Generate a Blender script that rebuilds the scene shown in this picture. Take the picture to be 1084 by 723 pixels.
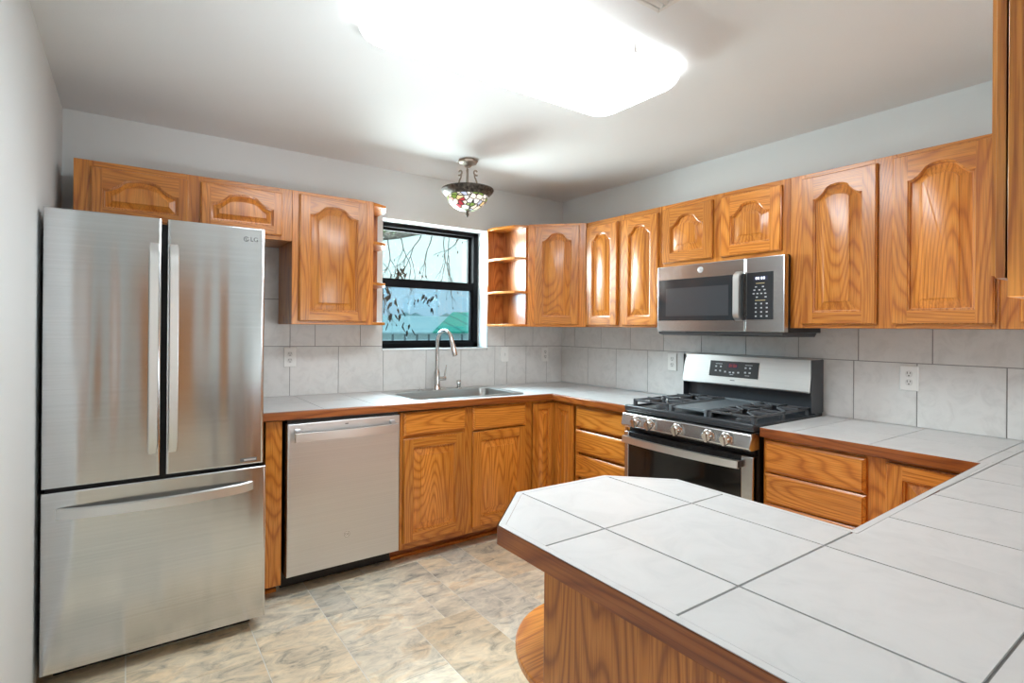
import bpy, bmesh, math, random
from mathutils import Matrix, Vector
R = math.radians; PI = math.pi
random.seed(7)
for o in list(bpy.data.objects): bpy.data.objects.remove(o)
C = bpy.context.scene.collection
SC = bpy.context.scene

# ------------------------------------------------------------------ camera, world, light, exposure
W_PX, H_PX = 1084, 723
cam_d = bpy.data.cameras.new('camera'); cam = bpy.data.objects.new('camera', cam_d); C.objects.link(cam)
F_PX, YAW, PITCH, ROLL, PX, PY = 563.24, R(34.5365), R(.0748), R(.4819), 524.56, 346.40
fw = Vector((math.sin(YAW)*math.cos(PITCH), math.cos(YAW)*math.cos(PITCH), math.sin(PITCH)))
rt = Vector((math.cos(YAW), -math.sin(YAW), 0)); up = rt.cross(fw)
r2 = math.cos(ROLL)*rt + math.sin(ROLL)*up; u2 = -math.sin(ROLL)*rt + math.cos(ROLL)*up
m = Matrix.Identity(4)
for i in range(3):
    m[i][0] = r2[i]; m[i][1] = u2[i]; m[i][2] = -fw[i]
m.translation = (-2.9978, -3.3702, 1.3545)
cam.matrix_world = m
cam_d.sensor_fit = 'HORIZONTAL'; cam_d.sensor_width = 36; cam_d.lens = F_PX/W_PX*36
cam_d.shift_x = (W_PX/2-PX)/W_PX; cam_d.shift_y = (PY-H_PX/2)/W_PX
cam_d.clip_start = .02
SC.camera = cam
vs = SC.view_settings
vs.view_transform = 'Standard'; vs.look = 'None'; vs.gamma = 1; vs.use_curve_mapping = False
vs.exposure = 1.80
CEILING_LIGHT = 4.9      # strength of the fluorescent diffuser
PENDANT_W = 2.6
BOUNCE_W = 150.0
BOWL = 0.13
w = bpy.data.worlds.new('sky'); SC.world = w; w.use_nodes = True
wn = w.node_tree.nodes; wl = w.node_tree.links
bg = wn['Background']; bg.inputs['Strength'].default_value = .50
tc = wn.new('ShaderNodeTexCoord'); sp = wn.new('ShaderNodeSeparateXYZ'); rp = wn.new('ShaderNodeValToRGB')
wl.new(tc.outputs['Generated'], sp.inputs[0]); wl.new(sp.outputs['Z'], rp.inputs[0]); wl.new(rp.outputs[0], bg.inputs[0])
rp.color_ramp.elements[0].position = 0.0; rp.color_ramp.elements[0].color = (.62, .78, .84, 1)
rp.color_ramp.elements[1].position = 0.35; rp.color_ramp.elements[1].color = (.66, .90, .86, 1)
def area(name, loc, rot, sx, sy, power, col):
    l = bpy.data.lights.new(name, 'AREA'); l.shape = 'RECTANGLE'; l.size = sx; l.size_y = sy; l.energy = power; l.color = col
    o = bpy.data.objects.new(name, l); C.objects.link(o); o.location = loc; o.rotation_euler = rot
    return o
# fill at an added, unseen dining window; daylight through the kitchen window
area('added_dining_fill', (-.60, -6.82, 1.08), (R(108), 0, 0), 1.1, 1.6, 20, (.92, .97, 1))
area('daylight_kitchen', (-1.185, .48, 1.90), (R(-66), 0, 0), .8, .85, 50, (.93, .985, 1))

# ------------------------------------------------------------------ materials
def new_mat(name):
    mt = bpy.data.materials.new(name); mt.use_nodes = True
    nt = mt.node_tree; return mt, nt, nt.nodes['Principled BSDF']
def sin_(b, **k):
    for n, v in k.items():
        n = n.replace('_', ' ')
        if n in b.inputs:
            if n.endswith('Color') and len(v) == 3: v = (*v, 1)
            b.inputs[n].default_value = v
def plain(name, col, rough=.5, metal=0, **k):
    mt, nt, b = new_mat(name); b.inputs['Base Color'].default_value = (*col, 1)
    b.inputs['Roughness'].default_value = rough; b.inputs['Metallic'].default_value = metal
    sin_(b, **k); return mt
def N(nt, t, **k):
    n = nt.nodes.new('ShaderNode'+t)
    for a, v in k.items(): setattr(n, a, v)
    return n
def math_(nt, op, a, b=None, c=None):
    n = N(nt, 'Math', operation=op)
    for i, v in enumerate((a, b, c)):
        if v is None: continue
        if isinstance(v, (int, float)): n.inputs[i].default_value = v
        else: nt.links.new(v, n.inputs[i])
    return n.outputs[0]
def ramp(nt, fac, stops):
    r = N(nt, 'ValToRGB'); nt.links.new(fac, r.inputs[0]); el = r.color_ramp.elements
    while len(el) < len(stops): el.new(.5)
    for e, (p, c) in zip(el, stops): e.position = p; e.color = (*c, 1)
    return r.outputs[0]
def mix(nt, fac, a, b, mode='MIX'):
    n = N(nt, 'Mix', data_type='RGBA', blend_type=mode)
    for i, v in ((0, fac), (6, a), (7, b)):
        if isinstance(v, (int, float)): n.inputs[i].default_value = v
        elif isinstance(v, tuple): n.inputs[i].default_value = (*v, 1)
        else: nt.links.new(v, n.inputs[i])
    return n.outputs[2]
def scaled(nt, vec, s, off=None):
    mp = N(nt, 'Mapping'); nt.links.new(vec, mp.inputs[0]); mp.inputs['Scale'].default_value = s
    if off is not None: nt.links.new(off, mp.inputs['Location'])
    return mp.outputs[0]
def noise(nt, vec, scale, detail=2, rough=.5, dist=0):
    n = N(nt, 'TexNoise'); nt.links.new(vec, n.inputs['Vector']); n.inputs['Scale'].default_value = scale
    n.inputs['Detail'].default_value = detail; n.inputs['Roughness'].default_value = rough; n.inputs['Distortion'].default_value = dist
    return n.outputs[0]
def bump(nt, h, b, strength, dist=.001):
    n = N(nt, 'Bump'); n.inputs['Strength'].default_value = strength; n.inputs['Distance'].default_value = dist
    nt.links.new(h, n.inputs['Height']); nt.links.new(n.outputs[0], b.inputs['Normal'])

def oak(name, axis, light=(.74, .305, .054), mid=(.655, .235, .030), dark=(.42, .11, .011), rough=.3):
    """oak with grain along the object's own x, y or z"""
    mt, nt, b = new_mat(name)
    t = N(nt, 'TexCoord'); oi = N(nt, 'ObjectInfo')
    off = N(nt, 'CombineXYZ')
    nt.links.new(math_(nt, 'MULTIPLY', oi.outputs['Random'], 37), off.inputs[0])
    nt.links.new(math_(nt, 'MULTIPLY', oi.outputs['Random'], 91), off.inputs[1])
    nt.links.new(math_(nt, 'MULTIPLY', oi.outputs['Random'], 53), off.inputs[2])
    def stretch(a, l): return tuple(l if 'xyz'[i] == axis else a for i in range(3))
    v1 = scaled(nt, t.outputs['Object'], stretch(1, .13), off.outputs[0])
    low = noise(nt, v1, 5.2, 1.4, .42)
    rings = math_(nt, 'SINE', math_(nt, 'MULTIPLY', low, 190))
    rings = math_(nt, 'MULTIPLY_ADD', rings, .5, .5)
    v2 = scaled(nt, t.outputs['Object'], stretch(1, .025), off.outputs[0])
    pores = noise(nt, v2, 260, 2, .6)
    broad = noise(nt, v1, 9, 3, .6)
    col = ramp(nt, rings, [(0, dark), (.10, tuple(.5*a+.5*b for a, b in zip(dark, mid))), (.32, mid), (1, light)])
    col2 = mix(nt, .66, mid, col)
    pr = ramp(nt, pores, [(.38, (.68, .58, .48)), (.54, (1, 1, 1))])
    col3 = mix(nt, .75, col2, pr, 'MULTIPLY')
    br = ramp(nt, broad, [(.3, (.80, .75, .68)), (.7, (1.12, 1.12, 1.12))])
    col4 = mix(nt, .8, col3, br, 'MULTIPLY')
    tone = math_(nt, 'MULTIPLY_ADD', oi.outputs['Random'], .22, .89)
    hs = N(nt, 'HueSaturation'); nt.links.new(tone, hs.inputs['Value']); nt.links.new(col4, hs.inputs['Color'])
    nt.links.new(hs.outputs[0], b.inputs['Base Color'])
    sin_(b, Roughness=rough, Coat_Weight=.35, Coat_Roughness=.18)
    bump(nt, pores, b, .12, .0006)
    return mt
OV = oak('oak_grain_vertical', 'z'); OH = oak('oak_grain_horizontal', 'x'); OY = oak('oak_grain_deep', 'y')
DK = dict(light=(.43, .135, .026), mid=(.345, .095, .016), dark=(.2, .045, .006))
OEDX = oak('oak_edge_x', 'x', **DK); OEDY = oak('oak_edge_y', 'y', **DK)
OPAN = oak('oak_peninsula_panel', 'z', light=(.66, .25, .045), mid=(.56, .185, .026), dark=(.25, .06, .008), rough=.36)
OIN = oak('oak_inside', 'z', light=(.56, .22, .06), mid=(.44, .15, .033), dark=(.27, .07, .012))

def steel(name, col=(.60, .60, .60), rough=.26, wavy=0, aniso=.55, streak='x', random_tone=.0):
    mt, nt, b = new_mat(name); t = N(nt, 'TexCoord')
    s = (1.2, 1.2, 400) if streak == 'x' else (400, 400, 1.2)
    br = noise(nt, scaled(nt, t.outputs['Object'], s), 1.0, 2, .6)
    nt.links.new(ramp(nt, br, [(.3, tuple(c*.94 for c in col)), (.7, tuple(min(1, c*1.05) for c in col))]), b.inputs['Base Color'])
    sin_(b, Metallic=1.0, Roughness=rough, Anisotropic=aniso, Anisotropic_Rotation=.25)
    tg = N(nt, 'Tangent', direction_type='RADIAL', axis='Z'); nt.links.new(tg.outputs[0], b.inputs['Tangent'])
    if wavy:
        wv = noise(nt, scaled(nt, t.outputs['Object'], (1, 1, .09)), 8.0, 1.0, .4)
        bump(nt, wv, b, 1.0, wavy)
    return mt
ST = steel('brushed_steel')
ST_FR = steel('fridge_steel', (.62, .63, .64), .16, .0042, .78)
ST_DW = steel('dishwasher_steel', (.66, .67, .68), .36, 0, .4)
ST_BR = plain('satin_steel_handle', (.74, .74, .73), .36, 1)
ST_BG = steel('backguard_steel', (.66, .66, .65), .42, 0, .3)
CHROME = plain('brushed_nickel', (.62, .61, .60), .22, 1)
SINK = steel('sink_steel', (.50, .50, .49), .30, 0, .3)
BLACK = plain('black_plastic', (.012, .012, .013), .4)
RUBBER = plain('dark_gap', (.008, .008, .009), .7)
ENAMEL = plain('black_enamel', (.035, .04, .047), .3)
IRON = plain('cast_iron', (.075, .08, .088), .36)
GRIDDLE = plain('griddle_grey', (.13, .15, .165), .42)
OVGLASS = plain('oven_glass', (.012, .011, .010), .06)
MWGLASS = plain('microwave_glass', (.03, .033, .037), .08)
MWSCREEN = plain('microwave_window_mesh', (.055, .058, .064), .16)
FRSIDE = plain('fridge_side', (.05, .05, .052), .45)
WHITEP = plain('white_plastic', (.82, .82, .80), .35)
OUTW = plain('outlet_face', (.70, .70, .68), .4)
WINF = plain('black_window_frame', (.010, .010, .011), .8, 0, Specular_IOR_Level=.06)
REVEAL = plain('white_reveal_paint', (.83, .83, .81), .6)
MARK = plain('white_marking', (.7, .7, .7), .5)
MARKD = plain('grey_marking', (.16, .16, .165), .4)
LOGO = plain('logo_grey', (.06, .06, .065), .45)
LOGOL = plain('emblem_silver', (.78, .78, .78), .3, .6)
GOLD = plain('yellow_legend', (.5, .42, .2), .5)
def emit(name, col, s):
    mt, nt, b = new_mat(name); sin_(b, Base_Color=(0, 0, 0), Emission_Color=col, Emission_Strength=s, Roughness=.5); return mt
LED = emit('clock_digits', (.75, .85, 1), .9); REDLED = emit('range_digits', (.5, .06, .03), .35)
DISPLAY = plain('display_window', (.035, .04, .07), .15)

def wall_paint(name, col, sc=110, st=.25):
    mt, nt, b = new_mat(name); t = N(nt, 'TexCoord')
    n = noise(nt, t.outputs['Object'], sc, 4, .6); n2 = noise(nt, t.outputs['Object'], 1.3, 2, .5)
    nt.links.new(ramp(nt, n2, [(.3, tuple(c*.975 for c in col)), (.7, tuple(c*1.02 for c in col))]), b.inputs['Base Color'])
    sin_(b, Roughness=.75); bump(nt, n, b, st, .002); return mt
WALL = wall_paint('wall_paint_grey_white', (.75, .785, .795))
CEIL = wall_paint('ceiling_texture_paint', (.855, .885, .905), 160, .45)

def tile_mat(name, base, vein, rough=.3, sc=9):
    mt, nt, b = new_mat(name); t = N(nt, 'TexCoord'); g = N(nt, 'NewGeometry')
    cb = N(nt, 'CombineXYZ'); rr = math_(nt, 'MULTIPLY', g.outputs['Random Per Island'], 60)
    for i in range(3): nt.links.new(rr, cb.inputs[i])
    v = scaled(nt, t.outputs['Object'], (1, 1, 1), cb.outputs[0])
    n = noise(nt, v, sc, 6, .62, 1.2)
    c = ramp(nt, n, [(.32, vein), (.52, base), (.75, tuple(min(1, x*1.04) for x in base))])
    tone = math_(nt, 'MULTIPLY_ADD', g.outputs['Random Per Island'], .05, .97)
    hs = N(nt, 'HueSaturation'); nt.links.new(tone, hs.inputs['Value']); nt.links.new(c, hs.inputs['Color'])
    nt.links.new(hs.outputs[0], b.inputs['Base Color']); sin_(b, Roughness=rough)
    return mt
TILE_TOP = tile_mat('counter_tile', (.64, .642, .642), (.59, .595, .595), .32)
TILE_WALL = tile_mat('wall_tile', (.71, .705, .69), (.635, .63, .615), .3, 12)
GROUT = plain('grey_grout', (.27, .265, .26), .9)
GROUT_TOP = plain('grey_counter_grout', (.30, .30, .30), .9)

def floor_mat():
    mt, nt, b = new_mat('slate_look_floor_tile'); t = N(nt, 'TexCoord'); g = N(nt, 'NewGeometry')
    cb = N(nt, 'CombineXYZ'); rr = math_(nt, 'MULTIPLY', g.outputs['Random Per Island'], 60)
    for i in range(3): nt.links.new(rr, cb.inputs[i])
    mp = N(nt, 'Mapping'); nt.links.new(t.outputs['Object'], mp.inputs[0]); nt.links.new(cb.outputs[0], mp.inputs['Location'])
    mp.inputs['Rotation'].default_value = (0, 0, R(35)); mp.inputs['Scale'].default_value = (1, 2.0, 1)
    v = mp.outputs[0]
    n = noise(nt, v, 3.0, 7, .6, .9); n2 = noise(nt, v, 7.5, 8, .70, 1.0)
    c = ramp(nt, n, [(.28, (.42, .39, .33)), (.40, (.62, .56, .45)), (.52, (.74, .68, .56)), (.62, (.68, .56, .40)), (.74, (.78, .72, .61))])
    c2 = ramp(nt, n2, [(.33, (.44, .46, .47)), (.43, (.82, .83, .82)), (.51, (1.0, 1.0, .98)), (.66, (1.26, 1.24, 1.20))])
    tan = math_(nt, 'FRACT', math_(nt, 'MULTIPLY', g.outputs['Random Per Island'], 7.31))
    cc = mix(nt, math_(nt, 'MULTIPLY', math_(nt, 'GREATER_THAN', tan, .72), .55), c, (.62, .50, .34))
    cc = mix(nt, math_(nt, 'MULTIPLY', math_(nt, 'LESS_THAN', tan, .24), .5), cc, (.50, .49, .45))
    c3 = mix(nt, .9, cc, c2, 'MULTIPLY')
    tone = math_(nt, 'MULTIPLY_ADD', g.outputs['Random Per Island'], .28, 1.08)
    hs = N(nt, 'HueSaturation'); nt.links.new(tone, hs.inputs['Value']); nt.links.new(c3, hs.inputs['Color'])
    nt.links.new(hs.outputs[0], b.inputs['Base Color']); sin_(b, Roughness=.38)
    bump(nt, n2, b, .15, .002); return mt
FLOOR = floor_mat(); FGROUT = plain('floor_grout', (.86, .82, .74), .8)

def glass_mat(name, tint, refl=.04):
    mt = bpy.data.materials.new(name); mt.use_nodes = True; nt = mt.node_tree; nt.nodes.clear()
    o = N(nt, 'OutputMaterial'); mx = N(nt, 'MixShader'); tr = N(nt, 'BsdfTransparent'); gl = N(nt, 'BsdfGlossy')
    tr.inputs[0].default_value = (*tint, 1); gl.inputs['Roughness'].default_value = .02; mx.inputs[0].default_value = refl
    nt.links.new(tr.outputs[0], mx.inputs[1]); nt.links.new(gl.outputs[0], mx.inputs[2]); nt.links.new(mx.outputs[0], o.inputs[0]); return mt
GLASS = glass_mat('window_glass', (.88, .93, .92)); SCREEN = glass_mat('insect_screen', (.66, .76, .84), .02)
CLEAR = glass_mat('clear_glass', (.95, .97, .97))

# ------------------------------------------------------------------ mesh helpers
def empty(name, label, cat, loc=(0, 0, 0), rz=0, group=None):
    o = bpy.data.objects.new(name, None); C.objects.link(o); o.location = loc; o.rotation_euler = (0, 0, rz)
    o.empty_display_size = .1
    o['label'] = label; o['category'] = cat
    if group: o['group'] = group
    return o
def tag(o, label, cat, group=None, kind=None):
    o['label'] = label; o['category'] = cat
    if group: o['group'] = group
    if kind: o['kind'] = kind
    return o
class MB:
    def __init__(s): s.bm = bmesh.new()
    def face(s, vs, mat=0):
        try: f = s.bm.faces.new(vs); f.material_index = mat; return f
        except ValueError: return None
    def box(s, x0, x1, y0, y1, z0, z1, mat=0):
        x0, x1 = sorted((x0, x1)); y0, y1 = sorted((y0, y1)); z0, z1 = sorted((z0, z1))
        v = [s.bm.verts.new(p) for p in ((x0,y0,z0),(x1,y0,z0),(x1,y1,z0),(x0,y1,z0),(x0,y0,z1),(x1,y0,z1),(x1,y1,z1),(x0,y1,z1))]
        for q in ((3,2,1,0),(4,5,6,7),(0,1,5,4),(1,2,6,5),(2,3,7,6),(3,0,4,7)): s.face([v[i] for i in q], mat)
        return s
    def prism(s, poly, a, b, mat=0, fn=None):
        """poly in 2D, extruded between a and b; fn maps (u, v, t) to 3D (default z extrusion)"""
        fn = fn or (lambda u, v, t: (u, v, t))
        ar = sum(poly[i][0]*poly[(i+1) % len(poly)][1]-poly[(i+1) % len(poly)][0]*poly[i][1] for i in range(len(poly)))
        if ar < 0: poly = poly[::-1]
        lo = [s.bm.verts.new(fn(u, v, a)) for u, v in poly]; hi = [s.bm.verts.new(fn(u, v, b)) for u, v in poly]
        n = len(poly); s.face(lo[::-1], mat); s.face(hi, mat)
        for i in range(n): s.face([lo[i], lo[(i+1) % n], hi[(i+1) % n], hi[i]], mat)
        return s
    def loops(s, loops, mat=0, cap0=False, cap1=False, closed=True):
        L = [[s.bm.verts.new(p) for p in lp] for lp in loops]; n = len(L[0])
        for a, b in zip(L, L[1:]):
            for i in range(n if closed else n-1): s.face([a[i], a[(i+1) % n], b[(i+1) % n], b[i]], mat)
        if cap0: s.face(L[0][::-1], mat)
        if cap1: s.face(L[-1], mat)
        return s
    def lathe(s, prof, n=32, c=(0, 0, 0), mat=0, axis='z'):
        def P(r, h, a):
            x, y = r*math.cos(a), r*math.sin(a)
            q = (x, y, h) if axis == 'z' else ((h, x, y) if axis == 'x' else (y, h, x))
            return (c[0]+q[0], c[1]+q[1], c[2]+q[2])
        return s.loops([[P(max(r, 1e-5), h, 2*PI*i/n) for i in range(n)] for r, h in prof], mat, prof[0][0] > 1e-4, prof[-1][0] > 1e-4)
    def cyl(s, r, h0, h1, c=(0, 0, 0), n=24, mat=0, axis='z'): return s.lathe([(r, h0), (r, h1)], n, c, mat, axis)
    def tube(s, pts, r, n=10, mat=0, flat=None):
        pts = [Vector(p) for p in pts]; rs = r if isinstance(r, (list, tuple)) else [r]*len(pts)
        lps = []; prev = None
        for i, p in enumerate(pts):
            d = (pts[min(i+1, len(pts)-1)]-pts[max(i-1, 0)]).normalized()
            if prev is None:
                a = Vector((0, 0, 1)) if abs(d.z) < .9 else Vector((1, 0, 0)); u = d.cross(a).normalized()
            else: u = (prev - d*prev.dot(d)).normalized()
            prev = u; v = d.cross(u)
            fu, fv = flat or (1, 1)
            lps.append([tuple(p+(u*math.cos(2*PI*k/n)*fu+v*math.sin(2*PI*k/n)*fv)*rs[i]) for k in range(n)])
        return s.loops(lps, mat, True, True)
    def build(s, name, mats, parent=None, bevel=0, smooth=None, fn=None, loc=None, rot=None, seg=2):
        if fn:
            for v in s.bm.verts: v.co = fn(*v.co)
        bmesh.ops.recalc_face_normals(s.bm, faces=s.bm.faces[:])
        me = bpy.data.meshes.new(name); s.bm.to_mesh(me); s.bm.free()
        for mt in (mats if isinstance(mats, (list, tuple)) else [mats]): me.materials.append(mt)
        o = bpy.data.objects.new(name, me); C.objects.link(o)
        if parent: o.parent = parent
        if loc: o.location = loc
        if rot: o.rotation_euler = rot
        if bevel:
            b = o.modifiers.new('bevel', 'BEVEL'); b.width = bevel; b.segments = seg; b.limit_method = 'ANGLE'; b.angle_limit = R(40)
            b.harden_normals = False
        if smooth or bevel:
            for p in me.polygons: p.use_smooth = True
            me.set_sharp_from_angle(angle=R(smooth or 35))
        return o
def struct(o): o['kind'] = 'structure'; return o
def clip(poly, a, b, c):          # keep a*x+b*y<=c
    out = []
    for i, p in enumerate(poly):
        q = poly[(i+1) % len(poly)]; dp = a*p[0]+b*p[1]-c; dq = a*q[0]+b*q[1]-c
        if dp <= 0: out.append(p)
        if (dp < 0 < dq) or (dq < 0 < dp):
            t = dp/(dp-dq); out.append((p[0]+t*(q[0]-p[0]), p[1]+t*(q[1]-p[1])))
    return out
def rect_clip(poly, x0, x1, y0, y1):
    for h in ((1, 0, x1), (-1, 0, -x0), (0, 1, y1), (0, -1, -y0)):
        if len(poly) < 3: return []
        poly = clip(poly, *h)
    return poly
def minus(poly, x0, x1, y0, y1):
    out = []
    for h in ((1, 0, x0), (-1, 0, -x1), (0, 1, y0), (0, -1, -y1)):
        k = clip(poly, *h)
        if len(k) > 2: out.append(k)
        poly = clip(poly, -h[0], -h[1], -h[2])
        if len(poly) < 3: break
    return out
def area2(p): return abs(sum(p[i][0]*p[(i+1) % len(p)][1]-p[(i+1) % len(p)][0]*p[i][1] for i in range(len(p))))/2
def tiles(mb, bases, xs, ys, gap, a, b, mat, fn=None, holes=()):
    """cut convex polygons into tiles along the joint lines; every tile a little slab"""
    xs = [-99]+sorted(xs)+[99]; ys = [-99]+sorted(ys)+[99]; g = gap/2
    for base in bases:
        for i in range(len(xs)-1):
            for j in range(len(ys)-1):
                ps = [rect_clip(base, xs[i]+g, xs[i+1]-g, ys[j]+g, ys[j+1]-g)]
                for h in holes: ps = [k for p in ps if len(p) > 2 for k in minus(p, *h)]
                for p in ps:
                    if len(p) > 2 and area2(p) > 1e-5: mb.prism(p, a, b, mat, fn)
def text(s, size, name, mat, parent, M, ext=.0006):
    cu = bpy.data.curves.new(name, 'FONT'); cu.body = s; cu.size = size; cu.align_x = 'CENTER'; cu.align_y = 'CENTER'; cu.extrude = ext
    to = bpy.data.objects.new(name, cu); C.objects.link(to)
    me = bpy.data.meshes.new_from_object(to.evaluated_get(bpy.context.evaluated_depsgraph_get()))
    bpy.data.objects.remove(to); me.name = name; me.materials.clear(); me.materials.append(mat)
    o = bpy.data.objects.new(name, me); C.objects.link(o); o.parent = parent; o.matrix_local = M
    return o
FRONT = Matrix.Rotation(R(90), 4, 'X')      # text facing local -y

def tilt(x): return .0110*(-x-.62)           # the old worktop under the window is a little out of level

# ------------------------------------------------------------------ room shell
H = 2.419; XL = -3.277; YB = -6.7
WX0, WX1, WZ0, WZ1 = -1.602, -.762, 1.207, 2.087   # kitchen window opening
m_ = MB()
for b in ((XL-.12, WX0, 0, .2, 0, H), (WX1, .12, 0, .2, 0, H), (WX0, WX1, 0, .2, 0, WZ0), (WX0, WX1, 0, .2, WZ1, H)): m_.box(*b)
struct(m_.build('wall_window_side', WALL))
struct(MB().box(0, .12, YB, 0, 0, H).build('wall_right', WALL))
struct(MB().box(XL-.12, XL, YB, 0, 0, H).build('wall_left', WALL))
struct(MB().box(-2.30, 0, -3.60, -3.49, 0, .868).build('wall_peninsula', WALL))
struct(MB().box(-1.985, 0, -3.60, -3.165, 2.106, H).build('wall_soffit', WALL))
m_ = MB()     # dining-room end wall with an added, unseen window to light the room
for b in ((XL-.12, -1.17, 0, H), (-.04, .12, 0, H), (-1.17, -.04, 0, .25), (-1.17, -.04, 1.95, H)):
    m_.box(b[0], b[1], YB-.12, YB, b[2], b[3])
struct(m_.build('wall_back', WALL))
struct(MB().box(XL-.12, .12, YB-.12, .2, H, H+.1).build('ceiling', CEIL))
for k, (x0, x1, z0, z1) in enumerate(((-1.17, -.04, .25, 1.95),)):
    t = .05; f = MB()
    f.box(x0, x0+t, YB-.1, YB-.02, z0, z1).box(x1-t, x1, YB-.1, YB-.02, z0, z1).box(x0, x1, YB-.1, YB-.02, z0, z0+t).box(x0, x1, YB-.1, YB-.02, z1-t, z1)
    f.box((x0+x1)/2-.02, (x0+x1)/2+.02, YB-.09, YB-.03, z0, z1)
    wf = struct(f.build('window_%d' % (k+2), REVEAL))  # frame of the added window that brings in light
    MB().box(x0+t, x1-t, YB-.065, YB-.06, z0+t, z1-t).build('pane', CLEAR, wf)
# made-up oak door on the dining side, added for its reflection in the fridge
d = struct(MB().box(XL, XL+.03, -4.95, -4.05, .01, 2.04).build('added_door_1', OV, bevel=.004))
MB().box(XL, XL+.045, -5.03, -4.955, 0, 2.12).box(XL, XL+.045, -4.045, -3.97, 0, 2.12).box(XL, XL+.045, -5.03, -3.97, 2.045, 2.12).build('door_frame', OV, d)
MB().lathe([(.001, .03), (.022, .035), (.03, .055), (.025, .08), (.001, .088)], 20, (XL, -4.13, 1.0), axis='x').build('door_knob', CHROME, d, smooth=50)
d = struct(MB().box(-2.86, -2.10, YB, YB+.03, .01, 2.04).build('added_door_2', OV, bevel=.004))  # made-up second door, added as a brown band in the fridge reflection
for x in (-2.94, -2.10): MB().box(x, x+.08, YB, YB+.045, 0, 2.12).build('door_frame', OV, d)
# floor: modular slate-look tiles packed on a 155 mm module
fb = MB(); fb.box(XL-.12, .12, YB-.12, .2, -.06, -.002, 1)
mod = .1535; nx, ny = int(3.6/mod)+1, int(7/mod)+1
occ = [[False]*ny for _ in range(nx)]; rng = random.Random(11); fx0, fy0 = XL-.03, -6.72
for j in range(ny):
    for i in range(nx):
        if occ[i][j]: continue
        opts = [(3, 2), (2, 3), (2, 2), (2, 1), (1, 2), (1, 1)]; wts = [5, 4, 5, 3, 2.2, 1.0]
        while True:
            k = rng.choices(range(6), wts)[0]; a, b = opts[k]
            if k == 5 or (i+a <= nx and j+b <= ny and not any(occ[i+p][j+q] for p in range(a) for q in range(b))): break
            wts[k] = 0.0001
        for p in range(a):
            for q in range(b): occ[i+p][j+q] = True
        g = .0024
        p = rect_clip([(fx0+i*mod+g, fy0+j*mod+g), (fx0+(i+a)*mod-g, fy0+j*mod+g), (fx0+(i+a)*mod-g, fy0+(j+b)*mod-g), (fx0+i*mod+g, fy0+(j+b)*mod-g)], XL, 0, YB, 0)
        if len(p) > 2: fb.prism(p, -.002, 0, 0)
struct(fb.build('floor', [FLOOR, FGROUT]))
struct(MB().box(XL, XL+.012, -3.9, -.9, 0, .07).build('baseboard_left', REVEAL, bevel=.003))

# kitchen window: black single-hung frame set deep in the opening
f = MB(); t = .042; ya, yb = .125, .195
f.box(WX0, WX0+t, ya, yb, WZ0, WZ1).box(WX1-t, WX1, ya, yb, WZ0, WZ1).box(WX0, WX1, ya, yb, WZ0, WZ0+.036).box(WX0, WX1, ya, yb, WZ1-.028, WZ1)
win = struct(f.build('window_1', WINF, bevel=.003))
zr = 1.672
f = MB(); x0, x1 = WX0+t, WX1-t
f.box(x0, x1, ya+.005, ya+.045, zr-.034, zr+.026).box(x0, x0+.018, ya+.01, ya+.04, WZ0+.05, zr).box(x1-.018, x1, ya+.01, ya+.04, WZ0+.05, zr).box(x0, x1, ya+.01, ya+.04, WZ0+.036, WZ0+.052)
lo = f.build('window_sash', WINF, win, bevel=.002)
MB().box(x0+.01, x1-.01, ya+.02, ya+.024, WZ0+.06, zr-.02).build('pane', GLASS, lo)
f = MB().box(x0-.002, x0+.02, ya+.046, ya+.068, zr, WZ1-.01).box(x1-.02, x1+.002, ya+.046, ya+.068, zr, WZ1-.01).box(x0, x1, ya+.046, ya+.068, WZ1-.045, WZ1-.01).box(x0, x1, ya+.046, ya+.068, zr-.03, zr+.02)
up_ = f.build('window_sash', WINF, win, bevel=.002)
MB().box(x0+.01, x1-.01, ya+.055, ya+.059, zr-.02, WZ1-.03).build('pane', GLASS, up_)
MB().box(x0, x1, ya+.0685, ya+.0692, WZ0+.03, zr-.01).build('insect_screen', SCREEN, win)
struct(MB().box(WX0-.004, WX1+.02, -.016, .124, WZ0-.012, WZ0).build('trim_1', REVEAL, bevel=.003))

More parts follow.
